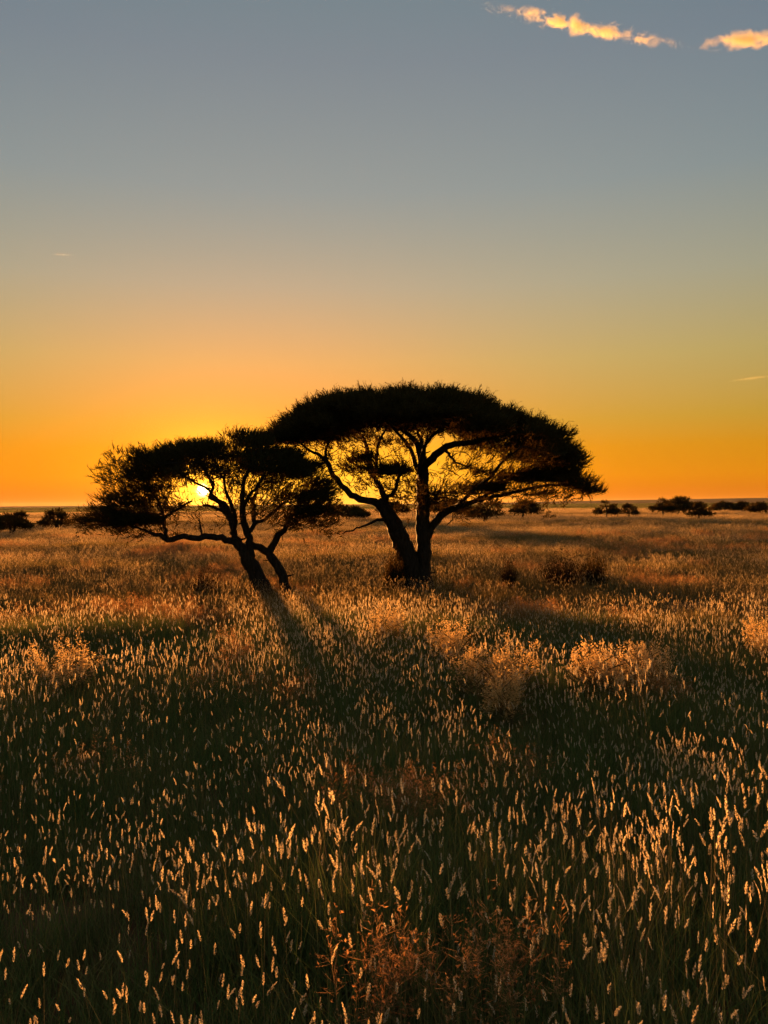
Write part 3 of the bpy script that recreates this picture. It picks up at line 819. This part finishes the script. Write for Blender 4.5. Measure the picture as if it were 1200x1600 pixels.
def scatter(n, r0, r1, half, y0=None):
    r = np.sqrt(rng.uniform(r0*r0, r1*r1, n)); a = rng.uniform(-half, half, n)
    return r*np.sin(a), r*np.cos(a)
def build_grass():
    X = []; Y = []; K = []; S = []
    def zone(n, r0, r1, half, hk, lk, rk, smin, smax):
        x, y = scatter(n, r0, r1, half)
        f = vnoise(x/1.7+11, y/1.7+5, 21)*.6+vnoise(x/.55, y/.55, 22)*.4      # heads or leaves
        h = vnoise(x/1.1+3, y/1.1+9, 23) if r1 < 20 else vnoise(x/2.6+3, y/2.6+9, 23)                                       # rusty patches
        tall = .70+.55*vnoise(x/1.3+7, y/1.3+2, 24)
        if r1 > 20: tall = .52+.42*vnoise(x/1.9+7, y/1.3+2, 24)+.50*vnoise(x/9+2, y/3.4+8, 27)**1.5      # lower and taller swathes
        sp = vnoise(x/1.1+31, y/1.1+17, 26)
        thin = vnoise(x/.9+1, y/.9+4, 25)
        pick = np.empty(n, np.int32); gap = (thin+.40*rng.random(n) < .44) if r1 < 20 else np.zeros(n, bool)
        rr = rng.random(n)
        for i in range(n):
            key = rk if (rk and h[i]+.25*rr[i] > (1.02 if r1 < 20 else .92)) else (hk if f[i]+.25*(rr[i]-.5) > (.50 if r1 < 20 else .44) and not gap[i] else 'low' if gap[i] and rr[i] < .75 else lk)
            if key == 'head': key = 'thin' if sp[i]+.3*rng.random() < .52 else 'fat' if sp[i]+.3*rng.random() > .98 else 'head'
            v = VAR[key]; pick[i] = v[int(rng.random()*len(v))]
        s = tall*rng.uniform(smin, smax, n)
        keep = np.ones(n, bool)
        if 20 < r1 < 70: keep = vnoise(x/6+4, y/2.4+4, 28)+.7*rng.random(n) > .36
        X.append(x[keep]); Y.append(y[keep]); K.append(pick[keep]); S.append(s[keep])
    zone(2000, 0, 7, math.pi, 'head', 'leaf', 'rust', .85, 1.15)
    zone(6600, 2.0, 15, R(36), 'head', 'leaf', 'rust', .85, 1.2)
    zone(26000, 14, 62, R(35), 'mhead', 'mleaf', 'mrust', .85, 1.2)
    zone(52000, 58, 260, R(35), 'far', 'far', None, .85, 1.2)
    zone(46000, 250, 1500, R(34), 'vfar', 'vfar', None, .8, 1.2)
    x = np.concatenate(X); y = np.concatenate(Y); k = np.concatenate(K); s = np.concatenate(S)
    z = ground_h(x, y)
    n = len(x)
    m = bpy.data.meshes.new('grass'); m.vertices.add(n)
    m.vertices.foreach_set('co', np.stack([x, y, z], 1).astype(np.float32).ravel())
    a = m.attributes.new('variant', 'INT', 'POINT'); a.data.foreach_set('value', k.astype(np.int32))
    a = m.attributes.new('size', 'FLOAT', 'POINT'); a.data.foreach_set('value', s.astype(np.float32))
    rot = np.stack([rng.normal(0, .06, n), rng.normal(.02, .06, n), rng.uniform(0, 6.283, n)], 1).astype(np.float32)
    a = m.attributes.new('turn', 'FLOAT_VECTOR', 'POINT'); a.data.foreach_set('vector', rot.ravel())
    o = link('grass', m)
    tag(o, 'dry grass with pale seed heads covering the whole plain', None, None, 'stuff')
    ng = bpy.data.node_groups.new('scatter_grass', 'GeometryNodeTree')
    ng.interface.new_socket('Geometry', in_out='INPUT', socket_type='NodeSocketGeometry')
    ng.interface.new_socket('Geometry', in_out='OUTPUT', socket_type='NodeSocketGeometry')
    N = ng.nodes; L = ng.links
    gi = N.new('NodeGroupInput'); go = N.new('NodeGroupOutput')
    ci = N.new('GeometryNodeCollectionInfo'); ci.inputs['Collection'].default_value = src
    ci.inputs['Separate Children'].default_value = True; ci.inputs['Reset Children'].default_value = True
    ip = N.new('GeometryNodeInstanceOnPoints'); ip.inputs['Pick Instance'].default_value = True
    def attr_(nm, tp):
        q = N.new('GeometryNodeInputNamedAttribute'); q.data_type = tp; q.inputs['Name'].default_value = nm
        return [s_ for s_ in q.outputs if s_.enabled and s_.name == 'Attribute'][0]
    L.new(gi.outputs[0], ip.inputs['Points']); L.new(ci.outputs[0], ip.inputs['Instance'])
    L.new(attr_('variant', 'INT'), ip.inputs['Instance Index'])
    er = N.new('FunctionNodeEulerToRotation'); L.new(attr_('turn', 'FLOAT_VECTOR'), er.inputs[0]); L.new(er.outputs[0], ip.inputs['Rotation'])
    L.new(attr_('size', 'FLOAT'), ip.inputs['Scale'])
    L.new(ip.outputs[0], go.inputs[0])
    md = o.modifiers.new('scatter', 'NODES'); md.node_group = ng
    print('grass tufts', n)
build_grass()

# ------------------------------------------------------------------ feathery grass tufts in the middle distance
def feather_tuft(label, u, v, w, h, seed, n=64):
    """stems with wide airy panicles of fine seeds"""
    g = np.random.default_rng(seed)
    dz = .64
    d = (CAM_H-dz)*1200/(v-788)
    b = at(u, v, d); W = w*d/1200/2; z0 = gz(b.x, d)
    root = bpy.data.objects.new('feather_grass_tuft', None); col.objects.link(root); root.location = (b.x, d, z0)
    tag(root, label, 'grass tuft', 'feathery grass tufts')
    a = g.random(n)*2*np.pi; q = np.sqrt(g.random(n))
    base = np.stack([np.cos(a)*q*W*.4, np.sin(a)*q*W*.4, np.zeros(n)-.02], 1)
    tip = np.stack([np.cos(a)*q*W*1.25, np.sin(a)*q*W*1.25, .44+.38*g.random(n)], 1)+g.normal(size=(n, 3))*.06
    dd = tip-base; L = np.linalg.norm(dd, axis=1)
    v1, f1 = sprigs(base, dd, L, np.full(n, .0026), g, nl=3, leaf=.4)
    tag(link('stems', mesh_np('stems', v1, f1, M['stem']), root), kind='stuff')
    m = n*30
    i = g.integers(0, n, m); t = .70+.32*g.random((m, 1))
    p0 = base[i]+dd[i]*t
    s_ = unit(g.normal(size=(m, 3))+np.array([0, 0, .5])); ll = (.02+.09*g.random((m, 1)))*(1.30-t)
    p = p0+s_*ll
    v2, f2 = sprigs(p0[::3], s_[::3], ll[::3, 0], np.full(len(p0[::3]), .0012), g, nl=1, leaf=.2)
    v3, f3 = sprigs(p, s_+g.normal(size=(m, 3))*.6, .016+.018*g.random(m), .0035+.002*g.random(m), g, nl=2, leaf=.6)
    tag(link('panicles', mesh_np('panicles', np.concatenate([v2, v3]), np.concatenate([f2, f3+len(v2)]), M['feather']), root), kind='stuff')
for k, (lab, u, v, w) in enumerate([
    ('glowing feathery tuft, left one of the bright cluster right of centre', 752, 1036, 70),
    ('largest glowing feathery tuft of the cluster right of centre', 792, 1030, 80),
    ('glowing feathery tuft on the near side of the cluster right of centre', 784, 1062, 56),
    ('pale feathery tuft at the left end of the right-hand bright patch', 925, 1030, 50),
    ('wide golden feathery tuft in the middle of the right-hand bright patch', 966, 1036, 84),
    ('golden feathery tuft at the right end of the right-hand bright patch', 1014, 1026, 56),
    ('bright orange feathery tuft alone near the left edge', 95, 1022, 96),
    ('small bright feathery tuft in the grass in front of the large trunk', 604, 968, 60),
    ('small faint feathery tuft between the large trunk and the bright cluster', 700, 992, 54),
    ('small rusty feathery tuft at the right edge of the grass', 1196, 990, 50)]):
    feather_tuft(lab, u, v, w, 60, 300+k)

# ------------------------------------------------------------------ clouds
def cloud(name, label, u, v, dist, hl, ht, tilt, dens, seed, rag=1.0):
    """a cloud body filled with patchy vapour; hl, ht half-length and half-height in photo pixels"""
    c = Vector((0, 0, CAM_H))+ray(u, v)*dist
    s = dist/1200*.86
    a, b, h = hl*s, hl*s*.10, ht*s
    me = bpy.data.meshes.new(name)
    nu, nv = 32, 16
    vv = [(0, 0, -h)]
    for j in range(1, nv):
        ph = math.pi*j/nv-math.pi/2
        for i in range(nu):
            th = 2*math.pi*i/nu
            vv.append((a*math.cos(ph)*math.cos(th), b*math.cos(ph)*math.sin(th), h*math.sin(ph)))
    vv.append((0, 0, h)); top = len(vv)-1
    ff = []
    for i in range(nu):
        i2 = (i+1) % nu
        ff.append((0, 1+i2, 1+i)); ff.append((top, 1+(nv-2)*nu+i, 1+(nv-2)*nu+i2))
        for j in range(nv-2):
            ff.append((1+j*nu+i, 1+j*nu+i2, 1+(j+1)*nu+i2, 1+(j+1)*nu+i))
    me.from_pydata(vv, [], ff); me.update()
    m, nt, out = new_mat(name); N = nt.nodes; Lk = nt.links
    tcn = N.new('ShaderNodeTexCoord')
    mp = N.new('ShaderNodeMapping'); mp.inputs['Scale'].default_value = (1/a, 1/b, 1/h); Lk.new(tcn.outputs['Object'], mp.inputs[0])
    ln = N.new('ShaderNodeVectorMath'); ln.operation = 'LENGTH'; Lk.new(mp.outputs[0], ln.inputs[0])
    fall = N.new('ShaderNodeMapRange'); fall.inputs['From Min'].default_value = 1.0; fall.inputs['From Max'].default_value = .2
    fall.inputs['To Min'].default_value = 0; fall.inputs['To Max'].default_value = 1; Lk.new(ln.outputs['Value'], fall.inputs['Value'])
    m2 = N.new('ShaderNodeMapping'); m2.inputs['Scale'].default_value = (1.6/h*.5, 1.6/h*.5, 1.6/h*.8); m2.inputs['Location'].default_value = (seed*3.7, seed*1.3, 0)
    Lk.new(tcn.outputs['Object'], m2.inputs[0])
    nz = N.new('ShaderNodeTexNoise'); nz.inputs['Scale'].default_value = 1.0; nz.inputs['Detail'].default_value = 9; nz.inputs['Roughness'].default_value = .70; nz.inputs['Distortion'].default_value = .6
    Lk.new(m2.outputs[0], nz.inputs['Vector'])
    s1 = N.new('ShaderNodeMath'); s1.operation = 'MULTIPLY_ADD'; Lk.new(nz.outputs[0], s1.inputs[0]); s1.inputs[1].default_value = 3.2*rag; s1.inputs[2].default_value = -1.95*rag
    s2 = N.new('ShaderNodeMath'); s2.operation = 'ADD'; Lk.new(s1.outputs[0], s2.inputs[0]); Lk.new(fall.outputs[0], s2.inputs[1])
    s3 = N.new('ShaderNodeMath'); s3.operation = 'MULTIPLY'; s3.use_clamp = True; Lk.new(s2.outputs[0], s3.inputs[0]); Lk.new(fall.outputs[0], s3.inputs[1])
    s4 = N.new('ShaderNodeMath'); s4.operation = 'MULTIPLY'; Lk.new(s3.outputs[0], s4.inputs[0]); s4.inputs[1].default_value = dens/h
    pv = N.new('ShaderNodeVolumePrincipled'); pv.inputs['Color'].default_value = (.99, .965, .66, 1); pv.inputs['Anisotropy'].default_value = .28  # white vapour tinted cream: golden sunset light put into its colour
    Lk.new(s4.outputs[0], pv.inputs['Density']); Lk.new(pv.outputs[0], out.inputs['Volume'])
    me.materials.append(m)
    o = link(name, me, None, c)
    o.rotation_euler = Euler((0, R(tilt), -math.atan2(c.x, c.y)))
    tag(o, label, 'cloud')
cloud('cloud', 'ragged golden cloud streak slanting across the top right sky', 904, 40, 5200, 172, 17, 20, 4.4, 1, 1.35)
cloud('cloud', 'thick golden cloud cut by the right edge at the top', 1172, 62, 5300, 92, 18, 11, 5.0, 2)
cloud('cloud_wisp', 'tiny faint cloud wisp low in the left sky', 98, 398, 9000, 24, 3, -5, .16, 3, .7)
cloud('cloud_wisp', 'thin faint cloud streak at the right edge above the horizon', 1175, 591, 9000, 48, 4, -4, .16, 4, .7)

# ------------------------------------------------------------------ air
def haze():
    m, nt, out = new_mat('evening_haze')
    pv = nt.nodes.new('ShaderNodeVolumePrincipled'); pv.inputs['Color'].default_value = (.95, .92, .88, 1)
    pv.inputs['Density'].default_value = HAZE; pv.inputs['Anisotropy'].default_value = .45
    nt.links.new(pv.outputs[0], out.inputs['Volume'])
    me = bpy.data.meshes.new('haze')
    x, z0, z1 = 7300.0, -14.0, 34.0
    v = [(a, b, c) for a in (-x, x) for b in (-x, x) for c in (z0, z1)]
    me.from_pydata(v, [], [(0, 1, 3, 2), (4, 6, 7, 5), (0, 4, 5, 1), (2, 3, 7, 6), (0, 2, 6, 4), (1, 5, 7, 3)]); me.update()
    me.materials.append(m)
    tag(link('haze', me), 'thin dusty evening air over the plain', None, None, 'stuff')
HAZE = 1.3e-5
haze()
